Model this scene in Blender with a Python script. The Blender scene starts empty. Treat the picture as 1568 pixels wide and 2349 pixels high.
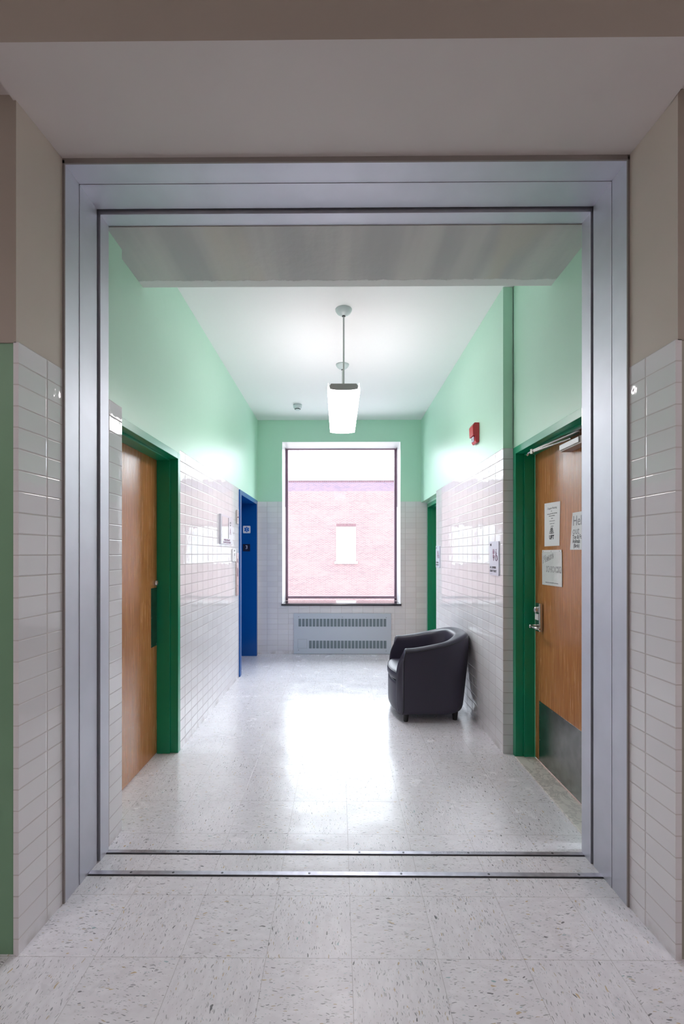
import bpy, bmesh, math, random
from mathutils import Vector, Matrix
random.seed(7)
C = bpy.context.scene.collection
PI = math.pi

# ------------------------------------------------------------------ camera
FPX, CX, CY, CAMH, YAW = 1035.0, 768.0, 1270.0, 1.434, 0.0076
cam = bpy.data.cameras.new('camera'); co = bpy.data.objects.new('camera', cam); C.objects.link(co)
co.location = (0, 0, CAMH); co.rotation_euler = (PI/2, 0, YAW)
cam.sensor_fit = 'VERTICAL'; cam.sensor_height = 36.0
cam.lens = FPX/2349.0*36.0
cam.shift_x = (784.0-CX)/2349.0
cam.shift_y = (CY-1174.5)/2349.0
cam.clip_start = 0.05; cam.clip_end = 200
bpy.context.scene.camera = co

# ------------------------------------------------------------------ view + world (overcast sky)
vs = bpy.context.scene.view_settings
vs.view_transform = 'Standard'; vs.look = 'None'; vs.exposure = 0.13; vs.gamma = 1.0; vs.use_curve_mapping = False
SKY = 9.0
LAMP = 19.0
HALL_FILL = 19.0  # strength of the two added hallway lamps
w = bpy.data.worlds.new('sky'); bpy.context.scene.world = w; w.use_nodes = True
bg = w.node_tree.nodes['Background']; bg.inputs[0].default_value = (0.86, 0.93, 1.0, 1); bg.inputs[1].default_value = SKY
cyc = bpy.context.scene.cycles
cyc.max_bounces = 14; cyc.diffuse_bounces = 9; cyc.glossy_bounces = 6; cyc.transparent_max_bounces = 8
cyc.sample_clamp_indirect = 6.0; cyc.caustics_reflective = False; cyc.caustics_refractive = False
cyc.use_denoising = True

# daylight portal in the window opening (guides sampling of the sky only)
pl = bpy.data.lights.new('window_portal', 'AREA'); pl.shape = 'RECTANGLE'; pl.size = 1.70; pl.size_y = 2.32
pl.cycles.is_portal = True
po = bpy.data.objects.new('window_portal', pl); C.objects.link(po)
po.location = (0.04, 6.96, 1.875); po.rotation_euler = (-PI/2, 0, 0)

# ------------------------------------------------------------------ node helpers
class N:
    def __init__(s, mat): s.t = mat.node_tree; s.n = s.t.nodes; s.l = s.t.links
    def new(s, kind, **kw):
        nd = s.n.new(kind)
        for k, v in kw.items(): setattr(nd, k, v)
        return nd
    def put(s, sock, v):
        if isinstance(v, bpy.types.NodeSocket): s.l.new(v, sock)
        elif isinstance(v, (tuple, list)) and len(v) == 3 and sock.type == 'RGBA': sock.default_value = (*v, 1)
        else: sock.default_value = v
    def m(s, op, a, b=0.0, c=0.0):
        nd = s.new('ShaderNodeMath', operation=op)
        s.put(nd.inputs[0], a)
        if len(nd.inputs) > 1: s.put(nd.inputs[1], b)
        if len(nd.inputs) > 2: s.put(nd.inputs[2], c)
        return nd.outputs[0]
    def mix(s, f, a, b, mode='MIX'):
        nd = s.new('ShaderNodeMix', data_type='RGBA', blend_type=mode)
        s.put(nd.inputs[0], f); s.put(nd.inputs[6], a); s.put(nd.inputs[7], b)
        return nd.outputs[2]
    def step(s, x, a, b):
        nd = s.new('ShaderNodeMapRange', interpolation_type='SMOOTHSTEP')
        s.put(nd.inputs[0], x); nd.inputs[1].default_value = a; nd.inputs[2].default_value = b
        return nd.outputs[0]
    def pos(s):
        g = s.new('ShaderNodeNewGeometry'); sp = s.new('ShaderNodeSeparateXYZ'); s.l.new(g.outputs['Position'], sp.inputs[0])
        return sp.outputs[0], sp.outputs[1], sp.outputs[2]
    def vec(s, x, y=0.0, z=0.0):
        nd = s.new('ShaderNodeCombineXYZ'); s.put(nd.inputs[0], x); s.put(nd.inputs[1], y); s.put(nd.inputs[2], z); return nd.outputs[0]
    def noise(s, v, scale=5.0, detail=2.0, rough=0.5, dist=0.0, col=False):
        nd = s.new('ShaderNodeTexNoise'); s.put(nd.inputs['Vector'], v)
        nd.inputs['Scale'].default_value = scale; nd.inputs['Detail'].default_value = detail
        nd.inputs['Roughness'].default_value = rough; nd.inputs['Distortion'].default_value = dist
        return nd.outputs[1 if col else 0]
    def white(s, v):
        nd = s.new('ShaderNodeTexWhiteNoise', noise_dimensions='3D'); s.put(nd.inputs['Vector'], v); return nd
    def bump(s, h, strength=1.0, dist=1.0):
        nd = s.new('ShaderNodeBump'); s.put(nd.inputs['Height'], h)
        nd.inputs['Strength'].default_value = strength; nd.inputs['Distance'].default_value = dist
        return nd.outputs[0]

def mat(name, col, rough=0.5, metal=0.0, spec=None, var=0.0, vscale=4.0, bump=0.0, bscale=60.0, **kw):
    m = bpy.data.materials.new(name); m.use_nodes = True; n = N(m); b = m.node_tree.nodes['Principled BSDF']
    b.inputs['Base Color'].default_value = (*col, 1); b.inputs['Roughness'].default_value = rough
    b.inputs['Metallic'].default_value = metal
    if spec is not None: b.inputs['Specular IOR Level'].default_value = spec
    for k, v in kw.items():
        b.inputs[k.replace('_', ' ')].default_value = v
    x, y, z = n.pos(); v = n.vec(x, y, z)
    if var:
        f = n.step(n.noise(v, vscale, 3), 0.3, 0.7)
        d = tuple(c*(1-var) for c in col)
        n.put(b.inputs['Base Color'], n.mix(f, d, col))
    if bump:
        n.put(b.inputs['Normal'], n.bump(n.noise(v, bscale, 2), 1.0, bump))
    return m

def tile_mat(name, axis, pitch, anchor, top=2.190, row=0.0762, grout=(0.50, 0.46, 0.475)):
    m = bpy.data.materials.new(name); m.use_nodes = True; n = N(m); b = m.node_tree.nodes['Principled BSDF']
    x, y, z = n.pos(); s = (x, y)[axis]
    us = n.m('DIVIDE', n.m('SUBTRACT', s, anchor), pitch); vsn = n.m('DIVIDE', n.m('SUBTRACT', z, top), row)
    u = n.m('FRACT', us); v = n.m('FRACT', vsn); iu = n.m('FLOOR', us); iv = n.m('FLOOR', vsn)
    du = n.m('MULTIPLY', n.m('MINIMUM', u, n.m('SUBTRACT', 1.0, u)), pitch)
    dv = n.m('MULTIPLY', n.m('MINIMUM', v, n.m('SUBTRACT', 1.0, v)), row)
    d = n.m('MINIMUM', du, dv)
    wn = n.white(n.vec(iu, iv, 3.0)); sp = n.new('ShaderNodeSeparateColor'); n.l.new(wn.outputs['Color'], sp.inputs[0])
    tilt_u = n.m('MULTIPLY', n.m('MULTIPLY', n.m('SUBTRACT', sp.outputs[0], 0.5), n.m('SUBTRACT', u, 0.5)), 0.0008)
    tilt_v = n.m('MULTIPLY', n.m('MULTIPLY', n.m('SUBTRACT', sp.outputs[1], 0.5), n.m('SUBTRACT', v, 0.5)), 0.0010)
    cush = n.m('MULTIPLY', n.m('MINIMUM', n.step(du, 0.0012, 0.0060), n.step(dv, 0.0010, 0.0045)), 0.0007)
    wav = n.m('MULTIPLY', n.noise(n.vec(n.m('ADD', x, n.m('MULTIPLY', sp.outputs[2], 9.0)), y, z), 13.0, 2), 0.0006)
    h = n.m('ADD', n.m('ADD', cush, wav), n.m('ADD', tilt_u, tilt_v))
    n.put(b.inputs['Normal'], n.bump(h, 1.0, 1.0))
    g = n.m('MINIMUM', n.step(du, 0.0022, 0.0034), n.step(dv, 0.0013, 0.0023))
    tone = n.mix(sp.outputs[2], (0.745, 0.725, 0.755), (0.80, 0.785, 0.81))
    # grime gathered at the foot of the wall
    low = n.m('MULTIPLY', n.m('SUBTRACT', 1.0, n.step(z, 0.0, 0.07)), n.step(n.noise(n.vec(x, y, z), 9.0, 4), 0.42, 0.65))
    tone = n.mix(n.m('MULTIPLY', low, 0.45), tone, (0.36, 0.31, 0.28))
    n.put(b.inputs['Base Color'], n.mix(g, grout, tone))
    n.put(b.inputs['Roughness'], n.m('SUBTRACT', 0.55, n.m('MULTIPLY', g, 0.52)))
    n.put(b.inputs['Specular IOR Level'], n.m('MULTIPLY', g, 0.62))
    return m

def floor_mat(name, pitch_y, anchor_y, seams=True, spec=0.45, rmin=0.17):
    m = bpy.data.materials.new(name); m.use_nodes = True; n = N(m); b = m.node_tree.nodes['Principled BSDF']
    x, y, z = n.pos()
    us = n.m('DIVIDE', n.m('SUBTRACT', x, 0.047), 0.3045); vsn = n.m('DIVIDE', n.m('SUBTRACT', y, anchor_y), pitch_y)
    u = n.m('FRACT', us); v = n.m('FRACT', vsn); iu = n.m('FLOOR', us); iv = n.m('FLOOR', vsn)
    par = n.m('FLOORED_MODULO', n.m('ADD', iu, iv), 2.0)
    q = n.m('SUBTRACT', 1.0, par)
    wob = n.noise(n.vec(x, y, 0.0), 30.0, 1, col=True)
    sw = n.new('ShaderNodeSeparateColor'); n.l.new(wob, sw.inputs[0])
    xx = n.m('ADD', x, n.m('MULTIPLY', sw.outputs[0], 0.02)); yy = n.m('ADD', y, n.m('MULTIPLY', sw.outputs[1], 0.02))
    a = n.m('ADD', n.m('MULTIPLY', xx, par), n.m('MULTIPLY', yy, q))     # across the grain
    bb = n.m('ADD', n.m('MULTIPLY', yy, par), n.m('MULTIPLY', xx, q))   # along the grain
    col = n.mix(n.step(n.noise(n.vec(n.m('MULTIPLY', a, 3.0), bb, 0.0), 14.0, 3), 0.35, 0.7), (0.735, 0.71, 0.765), (0.80, 0.78, 0.835))
    rt = n.white(n.vec(iu, iv, 5.0)).outputs[0]
    col = n.mix(n.m('MULTIPLY', rt, 0.10), col, (0.66, 0.63, 0.62))
    def flecks(scale, stretch, present, size, off, c1, c2, c3):
        vo = n.new('ShaderNodeTexVoronoi', voronoi_dimensions='2D', feature='F1')
        vo.inputs['Scale'].default_value = scale; vo.inputs['Randomness'].default_value = 1.0
        n.put(vo.inputs['Vector'], n.vec(n.m('ADD', n.m('MULTIPLY', a, stretch), n.m('MULTIPLY', par, 3.3 + off)), n.m('ADD', bb, off), 0.0))
        sc = n.new('ShaderNodeSeparateColor'); n.l.new(vo.outputs['Color'], sc.inputs[0])
        thr = n.m('MULTIPLY', n.m('MULTIPLY', sc.outputs[1], n.m('LESS_THAN', sc.outputs[0], present)), size)
        f = n.m('MULTIPLY', n.m('MULTIPLY', n.m('LESS_THAN', vo.outputs['Distance'], thr), 1.0), 1.0)
        cr = n.mix(n.m('LESS_THAN', sc.outputs[2], 0.16), n.mix(n.m('GREATER_THAN', sc.outputs[2], 0.6), c1, c2), c3)
        return f, cr
    f, c = flecks(52.0, 4.2, 0.19, 0.46, 0.0, (0.20, 0.20, 0.23), (0.34, 0.34, 0.36), (0.46, 0.36, 0.24))
    col = n.mix(n.m('MULTIPLY', f, 0.75), col, c)
    f, c = flecks(80.0, 4.4, 0.24, 0.38, 7.7, (0.38, 0.38, 0.42), (0.48, 0.46, 0.46), (0.40, 0.50, 0.54))
    col = n.mix(n.m('MULTIPLY', f, 0.75), col, c)
    f, c = flecks(42.0, 3.2, 0.035, 0.44, 2.9, (0.07, 0.07, 0.08), (0.55, 0.40, 0.22), (0.28, 0.42, 0.46))
    col = n.mix(n.m('MULTIPLY', f, 0.8), col, c)
    du = n.m('MULTIPLY', n.m('MINIMUM', u, n.m('SUBTRACT', 1.0, u)), 0.3045)
    dv = n.m('MULTIPLY', n.m('MINIMUM', v, n.m('SUBTRACT', 1.0, v)), pitch_y)
    d = n.m('MINIMUM', du, dv) if seams else du
    g = n.m('SUBTRACT', 1.0, n.step(d, 0.0004, 0.0013))
    col = n.mix(n.m('MULTIPLY', g, 0.55), col, (0.30, 0.26, 0.27))
    n.put(b.inputs['Base Color'], col)
    r = n.step(n.noise(n.vec(x, y, 0.0), 5.0, 4, 0.6), 0.3, 0.7)
    n.put(b.inputs['Roughness'], n.m('ADD', rmin, n.m('MULTIPLY', r, 0.11)))
    b.inputs['Specular IOR Level'].default_value = spec
    hh = n.m('ADD', n.m('MULTIPLY', n.noise(n.vec(x, y, 0.0), 6.0, 2), 0.0022), n.m('MULTIPLY', n.noise(n.vec(x, y, 0.0), 160.0, 1), 0.00005))
    n.put(b.inputs['Normal'], n.bump(n.m('SUBTRACT', hh, n.m('MULTIPLY', g, 0.0003)), 1.0, 1.0))
    return m

def wood_mat(name, off):
    m = bpy.data.materials.new(name); m.use_nodes = True; n = N(m); b = m.node_tree.nodes['Principled BSDF']
    x, y, z = n.pos()
    grain = n.noise(n.vec(0.0, n.m('ADD', y, off), n.m('MULTIPLY', z, 0.035)), 95.0, 4, 0.6)
    broad = n.noise(n.vec(0.0, n.m('ADD', y, off), n.m('MULTIPLY', z, 0.16)), 7.0, 3, 0.5, 1.2)
    rings = n.m('FRACT', n.m('MULTIPLY', broad, 9.0))
    col = n.mix(n.step(grain, 0.3, 0.72), (0.39, 0.145, 0.042), (0.58, 0.25, 0.085))
    col = n.mix(n.m('MULTIPLY', n.step(rings, 0.55, 1.0), 0.30), col, (0.33, 0.13, 0.045))
    n.put(b.inputs['Base Color'], col)
    n.put(b.inputs['Roughness'], n.m('ADD', 0.20, n.m('MULTIPLY', n.step(grain, 0.3, 0.7), 0.08)))
    n.put(b.inputs['Normal'], n.bump(grain, 1.0, 0.00025))
    b.inputs['Specular IOR Level'].default_value = 0.85
    return m

def emis(name, col, strength):
    m = bpy.data.materials.new(name); m.use_nodes = True; b = m.node_tree.nodes['Principled BSDF']
    b.inputs['Base Color'].default_value = (0.85, 0.82, 0.8, 1); b.inputs['Roughness'].default_value = 0.35
    b.inputs['Emission Color'].default_value = (*col, 1); b.inputs['Emission Strength'].default_value = strength
    return m

T_LEFT = tile_mat('glazed_tile_left', 1, 0.150, 3.549)
T_RIGHT = tile_mat('glazed_tile_right', 1, 0.1470, 3.257)
T_PIER = tile_mat('glazed_tile_pier', 1, 0.1520, 1.748, grout=(0.59, 0.55, 0.55))
T_END = tile_mat('glazed_tile_end', 0, 0.152, -1.021, top=2.178, grout=(0.62, 0.59, 0.60))
T_FACE = tile_mat('glazed_tile_face', 0, 0.150, 1.10)
MINT = mat('mint_paint', (0.50, 0.77, 0.615), 0.36, spec=0.36, var=0.02, vscale=2, bump=0.0009, bscale=18)
CEIL = mat('ceiling_paint', (0.87, 0.855, 0.87), 0.55, bump=0.0004, bscale=40)
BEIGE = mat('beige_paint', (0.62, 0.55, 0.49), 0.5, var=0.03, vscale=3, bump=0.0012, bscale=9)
HALLUP = mat('hall_upper_brown', (0.37, 0.315, 0.27), 0.55, bump=0.0006, bscale=20)  # darker brown than the beige on the pier reveals
HALLGREEN = mat('hall_green_paint', (0.20, 0.36, 0.23), 0.45, var=0.08, vscale=3, bump=0.0006, bscale=20)
HALLGREY = mat('hall_grey_paint', (0.36, 0.34, 0.29), 0.45, var=0.08, vscale=3)
FRAMEG = mat('green_frame_enamel', (0.004, 0.28, 0.14), 0.28, bump=0.0002, bscale=40)
BLUE = mat('blue_enamel', (0.003, 0.085, 0.33), 0.2)
STEEL = mat('brushed_stainless', (0.65, 0.655, 0.72), 0.56, 1.0, var=0.05, vscale=6)
SEAM = mat('dark_joint', (0.03, 0.03, 0.035), 0.6)
STEEL2 = mat('floor_strip_steel', (0.44, 0.42, 0.48), 0.42, 1.0, var=0.2, vscale=25)
CHROME = mat('satin_chrome', (0.62, 0.60, 0.57), 0.24, 1.0)
KICK = mat('kick_plate_steel', (0.42, 0.43, 0.42), 0.26, 1.0, var=0.2, vscale=14, bump=0.0002, bscale=60)
WOODL = wood_mat('oak_veneer_left', 3.1); WOODR = wood_mat('oak_veneer_right', 8.6)
PAPER = mat('paper', (0.80, 0.80, 0.81), 0.6)
SLEEVE = mat('plastic_sleeve', (0.72, 0.74, 0.73), 0.12, bump=0.004, bscale=14)
INK = mat('black_ink', (0.02, 0.02, 0.025), 0.5)
INKG = mat('grey_ink', (0.22, 0.22, 0.24), 0.5)
PLUM = mat('plum_ink', (0.30, 0.16, 0.25), 0.5)
SIGNP = mat('sign_plastic', (0.60, 0.62, 0.74), 0.25)
WHITEP = mat('white_enamel', (0.86, 0.86, 0.87), 0.3)
WREVEAL = mat('white_window_reveal', (0.92, 0.92, 0.92), 0.35)
GREYP = mat('pale_blue_grey_enamel', (0.55, 0.60, 0.68), 0.35)
DARK = mat('dark_void', (0.03, 0.035, 0.04), 0.7)
BRONZE = mat('dark_bronze', (0.26, 0.16, 0.22), 0.35, 0.0)
RED = mat('red_plastic', (0.52, 0.02, 0.035), 0.25)
LEATHER = mat('dark_leather', (0.028, 0.024, 0.045), 0.43, bump=0.0006, bscale=160, spec=0.55)
LEATHER2 = mat('dark_piping', (0.010, 0.010, 0.014), 0.35)
LEGM = mat('black_leg', (0.012, 0.010, 0.012), 0.3)
LENS = emis('lamp_diffuser', (1.0, 0.945, 0.955), LAMP)
FILL_LENS = emis('added_hall_lamp_diffuser', (1.0, 0.93, 0.92), HALL_FILL)  # glow of the added lamps that light the foreground
HOUSE = mat('lamp_housing', (0.42, 0.42, 0.42), 0.45)
RODM = mat('lamp_rod', (0.50, 0.52, 0.51), 0.3, 0.6)
CANM = mat('canopy_enamel', (0.62, 0.68, 0.70), 0.3)
SLOTM = mat('grille_mesh', (0.17, 0.22, 0.25), 0.6)
FLOOR_IN = floor_mat('vinyl_tile_corridor', 0.3048, 2.307)
FLOOR_OUT = floor_mat('vinyl_tile_hall', 0.2925, 1.598, spec=0.38, rmin=0.26)
FLOOR_STRIP = floor_mat('vinyl_tile_strip', 0.3048, 2.307, seams=False)

def marble_mat():
    m = bpy.data.materials.new('marble'); m.use_nodes = True; n = N(m); b = m.node_tree.nodes['Principled BSDF']
    x, y, z = n.pos(); v = n.vec(x, y, z)
    f = n.noise(v, 9.0, 6, 0.6, 1.6)
    vein = n.m('SUBTRACT', 1.0, n.step(n.m('ABSOLUTE', n.m('SUBTRACT', f, 0.5)), 0.0, 0.06))
    col = n.mix(n.m('MULTIPLY', vein, 0.6), (0.74, 0.70, 0.66), (0.36, 0.33, 0.32))
    col = n.mix(n.m('MULTIPLY', n.step(n.noise(v, 5.0, 3), 0.5, 0.75), 0.35), col, (0.52, 0.49, 0.47))
    n.put(b.inputs['Base Color'], col); b.inputs['Roughness'].default_value = 0.3
    return m
MARBLE = marble_mat()

def plaster_mat():      # patched, streaky bare plaster under the beam, with a rough white band along its far edge
    m = bpy.data.materials.new('patched_plaster'); m.use_nodes = True; n = N(m); b = m.node_tree.nodes['Principled BSDF']
    x, y, z = n.pos()
    f = n.noise(n.vec(x, n.m('MULTIPLY', y, 0.12), 0.0), 5.0, 3, 0.5)
    col = n.mix(n.step(f, 0.35, 0.65), (0.47, 0.47, 0.47), (0.58, 0.57, 0.55))
    g = n.noise(n.vec(n.m('ADD', x, 4.0), n.m('MULTIPLY', y, 0.2), 1.0), 3.2, 2)
    col = n.mix(n.m('MULTIPLY', n.step(g, 0.54, 0.64), 0.5), col, (0.60, 0.555, 0.47))
    e = n.step(n.m('ADD', y, n.m('MULTIPLY', n.noise(n.vec(x, y, 0.0), 14.0, 5, 0.7), 0.05)), 2.618, 2.632)
    col = n.mix(e, col, (0.72, 0.72, 0.71))
    n.put(b.inputs['Base Color'], col); b.inputs['Roughness'].default_value = 0.7
    n.put(b.inputs['Normal'], n.bump(n.m('ADD', n.m('MULTIPLY', e, 0.002), n.m('MULTIPLY', n.noise(n.vec(x, y, 0.0), 22.0, 4), 0.0015)), 1.0, 1.0))
    return m
PLASTER = plaster_mat()

def brick_mat():
    m = bpy.data.materials.new('red_brick'); m.use_nodes = True; n = N(m); b = m.node_tree.nodes['Principled BSDF']
    x, y, z = n.pos()
    br = n.new('ShaderNodeTexBrick'); n.put(br.inputs['Vector'], n.vec(x, z, 0.0))
    br.offset = 0.5; br.inputs['Scale'].default_value = 1.0
    br.inputs['Color1'].default_value = (0.165, 0.078, 0.082, 1); br.inputs['Color2'].default_value = (0.100, 0.052, 0.060, 1)
    br.inputs['Mortar'].default_value = (0.225, 0.190, 0.190, 1)
    br.inputs['Mortar Size'].default_value = 0.0065; br.inputs['Mortar Smooth'].default_value = 0.1
    br.inputs['Brick Width'].default_value = 0.215; br.inputs['Row Height'].default_value = 0.0677
    col = br.outputs['Color']
    n1 = n.step(n.noise(n.vec(x, n.m('MULTIPLY', z, 2.0), 0.0), 0.5, 4, 0.6), 0.35, 0.7)
    col = n.mix(n.m('MULTIPLY', n1, 0.35), col, (0.19, 0.13, 0.12))
    band = n.m('MULTIPLY', n.step(z, 5.28, 5.34), 0.45)     # row of darker glazed brick below the coping
    col = n.mix(band, col, (0.065, 0.055, 0.11))
    n.put(b.inputs['Base Color'], col); b.inputs['Roughness'].default_value = 0.85
    return m
BRICK = brick_mat()
SOLDIER = mat('soldier_brick', (0.11, 0.055, 0.065), 0.85, var=0.3, vscale=9)
STONE = mat('pale_stone', (0.40, 0.39, 0.385), 0.8)
PANEM = mat('far_window_pane', (0.225, 0.23, 0.24), 0.3)
ASPHALT = mat('courtyard_paving', (0.60, 0.59, 0.59), 0.9, var=0.2, vscale=0.6)

# ------------------------------------------------------------------ mesh helpers
def finish(name, bm, mats, parent=None, smooth=False, origin=None):
    bmesh.ops.recalc_face_normals(bm, faces=bm.faces)
    me = bpy.data.meshes.new(name); bm.to_mesh(me); bm.free()
    if not isinstance(mats, (list, tuple)): mats = [mats]
    for x in mats: me.materials.append(x)
    if smooth:
        for p in me.polygons: p.use_smooth = True
    o = bpy.data.objects.new(name, me); C.objects.link(o)
    base = Vector((0, 0, 0))
    if parent is not None:
        o.parent = parent; base = world_loc(parent)
    if parent is None and origin is not None:
        me.transform(Matrix.Translation(-Vector(origin))); o.location = origin
    elif parent is not None:
        me.transform(Matrix.Translation(-base))
    return o
def world_loc(o):
    v = Vector(o.location)
    while o.parent is not None:
        o = o.parent; v += Vector(o.location)
    return v
def thing(name, label, cat, loc, group=None):
    o = bpy.data.objects.new(name, None); C.objects.link(o); o.location = loc; o.empty_display_size = 0.1
    o['label'] = label; o['category'] = cat
    if group: o['group'] = group
    return o
def tag(o, label, cat, group=None):
    o['label'] = label; o['category'] = cat
    if group: o['group'] = group
    return o
def struct_root(name, loc, label=None):
    o = bpy.data.objects.new(name, None); C.objects.link(o); o.location = loc; o['kind'] = 'structure'; o.empty_display_size = 0.1
    if label: o['label'] = label
    return o
def struct(name, bm, mats, label=None, smooth=False):
    o = finish(name, bm, mats, smooth=smooth); o['kind'] = 'structure'
    if label: o['label'] = label
    return o
def prism(bm, pts, z0, z1, mi=0):
    lo = [bm.verts.new((x, y, z0)) for x, y in pts]; hi = [bm.verts.new((x, y, z1)) for x, y in pts]
    k = len(pts); fs = [bm.faces.new(lo[::-1]), bm.faces.new(hi)]
    for i in range(k): fs.append(bm.faces.new((lo[i], lo[(i+1) % k], hi[(i+1) % k], hi[i])))
    for f in fs: f.material_index = mi
    return lo + hi
def box(bm, x0, x1, y0, y1, z0, z1, mi=0, bev=0.0, seg=2):
    t = bmesh.new()
    prism(t, [(x0, y0), (x1, y0), (x1, y1), (x0, y1)], z0, z1, mi)
    if bev:
        bmesh.ops.bevel(t, geom=list(t.edges), offset=bev, segments=seg, profile=0.5, affect='EDGES')
        for f in t.faces: f.material_index = mi
    me = bpy.data.meshes.new('tmp'); t.to_mesh(me); t.free(); bm.from_mesh(me); bpy.data.meshes.remove(me)
def merge(bm, t):
    me = bpy.data.meshes.new('tmp'); t.to_mesh(me); t.free(); bm.from_mesh(me); bpy.data.meshes.remove(me)
def tube(bm, pts, r, seg=12, mi=0, caps=True):
    pts = [Vector(p) for p in pts]; rr = r if isinstance(r, (list, tuple)) else [r]*len(pts)
    rings = []; up = None
    for i, p in enumerate(pts):
        d = (pts[min(i+1, len(pts)-1)] - pts[max(i-1, 0)]).normalized()
        if up is None: up = Vector((0, 0, 1)) if abs(d.z) < 0.9 else Vector((1, 0, 0))
        a = d.cross(up).normalized(); b2 = a.cross(d).normalized(); up = b2
        rings.append([bm.verts.new(p + (a*math.cos(t*2*PI/seg) + b2*math.sin(t*2*PI/seg))*rr[i]) for t in range(seg)])
    for i in range(len(rings)-1):
        for j in range(seg):
            f = bm.faces.new((rings[i][j], rings[i][(j+1) % seg], rings[i+1][(j+1) % seg], rings[i+1][j])); f.material_index = mi
    if caps:
        bm.faces.new(rings[0][::-1]).material_index = mi; bm.faces.new(rings[-1]).material_index = mi
def lathe(bm, prof, axis='Z', loc=(0, 0, 0), seg=32, mi=0):
    """prof = [(r, h)] revolved; axis gives the direction of h"""
    rings = []
    for r, h in prof:
        ring = []
        for k in range(seg):
            a = 2*PI*k/seg; c, s_ = r*math.cos(a), r*math.sin(a)
            v = {'Z': (c, s_, h), 'X': (h, c, s_), 'Y': (c, h, s_)}[axis]
            ring.append(bm.verts.new(Vector(v) + Vector(loc)))
        rings.append(ring)
    for i in range(len(rings)-1):
        for j in range(seg):
            bm.faces.new((rings[i][j], rings[i][(j+1) % seg], rings[i+1][(j+1) % seg], rings[i+1][j])).material_index = mi
    bm.faces.new(rings[0][::-1]).material_index = mi; bm.faces.new(rings[-1]).material_index = mi
def text(name, s, mtl, parent, org, right, up, size, align='CENTER', depth=0.0006, bold=0.0, sx=1.0, shear=0.0):
    cu = bpy.data.curves.new('t', 'FONT'); cu.body = s; cu.size = size; cu.align_x = align; cu.extrude = depth; cu.offset = bold; cu.shear = shear
    cu.resolution_u = 3
    t = bpy.data.objects.new('t', cu); C.objects.link(t)
    bpy.context.view_layer.update()
    me = bpy.data.meshes.new_from_object(t.evaluated_get(bpy.context.evaluated_depsgraph_get()))
    bpy.data.objects.remove(t); bpy.data.curves.remove(cu)
    r = Vector(right).normalized(); u = Vector(up).normalized(); nn = r.cross(u)
    M = Matrix(((r.x*sx, u.x, nn.x, org[0]), (r.y*sx, u.y, nn.y, org[1]), (r.z*sx, u.z, nn.z, org[2]), (0, 0, 0, 1)))
    me.transform(M); me.transform(Matrix.Translation(-world_loc(parent)))
    me.materials.clear(); me.materials.append(mtl); me.name = name
    o = bpy.data.objects.new(name, me); C.objects.link(o); o.parent = parent
    return o
def copy_tree(o, parent=None):
    c = o.copy(); C.objects.link(c)
    if parent is not None: c.parent = parent
    for ch in [x for x in bpy.data.objects if x.parent == o]: copy_tree(ch, c)
    return c

XL, XR = -1.157, 1.180          # corridor wall faces
YE = 6.45                       # end wall face
ZC = 3.345                      # corridor ceiling
ZT = 2.190                      # top of the tile

# ================================================================== SETTING
# floors
bm = bmesh.new(); box(bm, -4.2, 4.2, -2.2, 2.0, -0.2, 0.0); box(bm, -1.5, 1.5, 2.0, 2.012, -0.2, 0.0)
struct('floor', bm, FLOOR_OUT, 'speckled off-white vinyl tile floor of the hallway in front')
bm = bmesh.new(); box(bm, -1.5, 1.6, 2.012, 2.155, -0.2, 0.0)
struct('floor', bm, FLOOR_STRIP, 'narrow strip of speckled vinyl tile between the two metal bars')
bm = bmesh.new(); box(bm, -1.6, 1.65, 2.155, 6.9, -0.2, 0.0)
struct('floor', bm, FLOOR_IN, 'glossy speckled vinyl tile floor of the corridor')

# metal bars screwed across the floor
SS = mat('screw_steel', (0.10, 0.10, 0.11), 0.4, 0.8)
for i, (y0, y1, x0, x1, sc) in enumerate(((2.005, 2.030, -1.117, 1.174, (-0.93, -0.74, -0.52, -0.13, 0.28, 0.67, 1.07)),
                                          (2.150, 2.172, -1.114, 1.171, (-0.77, 0.10, 0.31, 0.62, 1.02)))):
    bm = bmesh.new(); box(bm, x0, x1, y0, y1, 0.0, 0.0045, bev=0.001)
    t = struct('trim_%d' % (i+1), bm, STEEL2, ('nearer', 'farther')[i] + ' grey metal bar across the floor of the opening')
    bm = bmesh.new(); box(bm, x0, x1, y0-0.006, y0-0.0005, -0.001, 0.0012); finish('joint', bm, SEAM, t)
    for sx in sc:
        bm = bmesh.new(); lathe(bm, [(0.0055, 0.004), (0.0055, 0.0049), (0.0025, 0.0052)], loc=(sx, (y0+y1)/2, 0), seg=14); finish('screw', bm, SS, t)
    if i == 1:
        text('stamp', 'ALCH T-304L .125 X 1.00 HT# 5AG129 6N248', INKG, t, (-1.00, 2.1555, 0.0048), (1, 0, 0), (0, 1, 0), 0.0165, 'LEFT', 0.0001, sx=1.35)
        text('stamp', 'ALCH T-304L .125 X 1.00 HT# 5AG129', INKG, t, (0.44, 2.1555, 0.0048), (1, 0, 0), (0, 1, 0), 0.0165, 'LEFT', 0.0001, sx=1.2)

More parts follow.
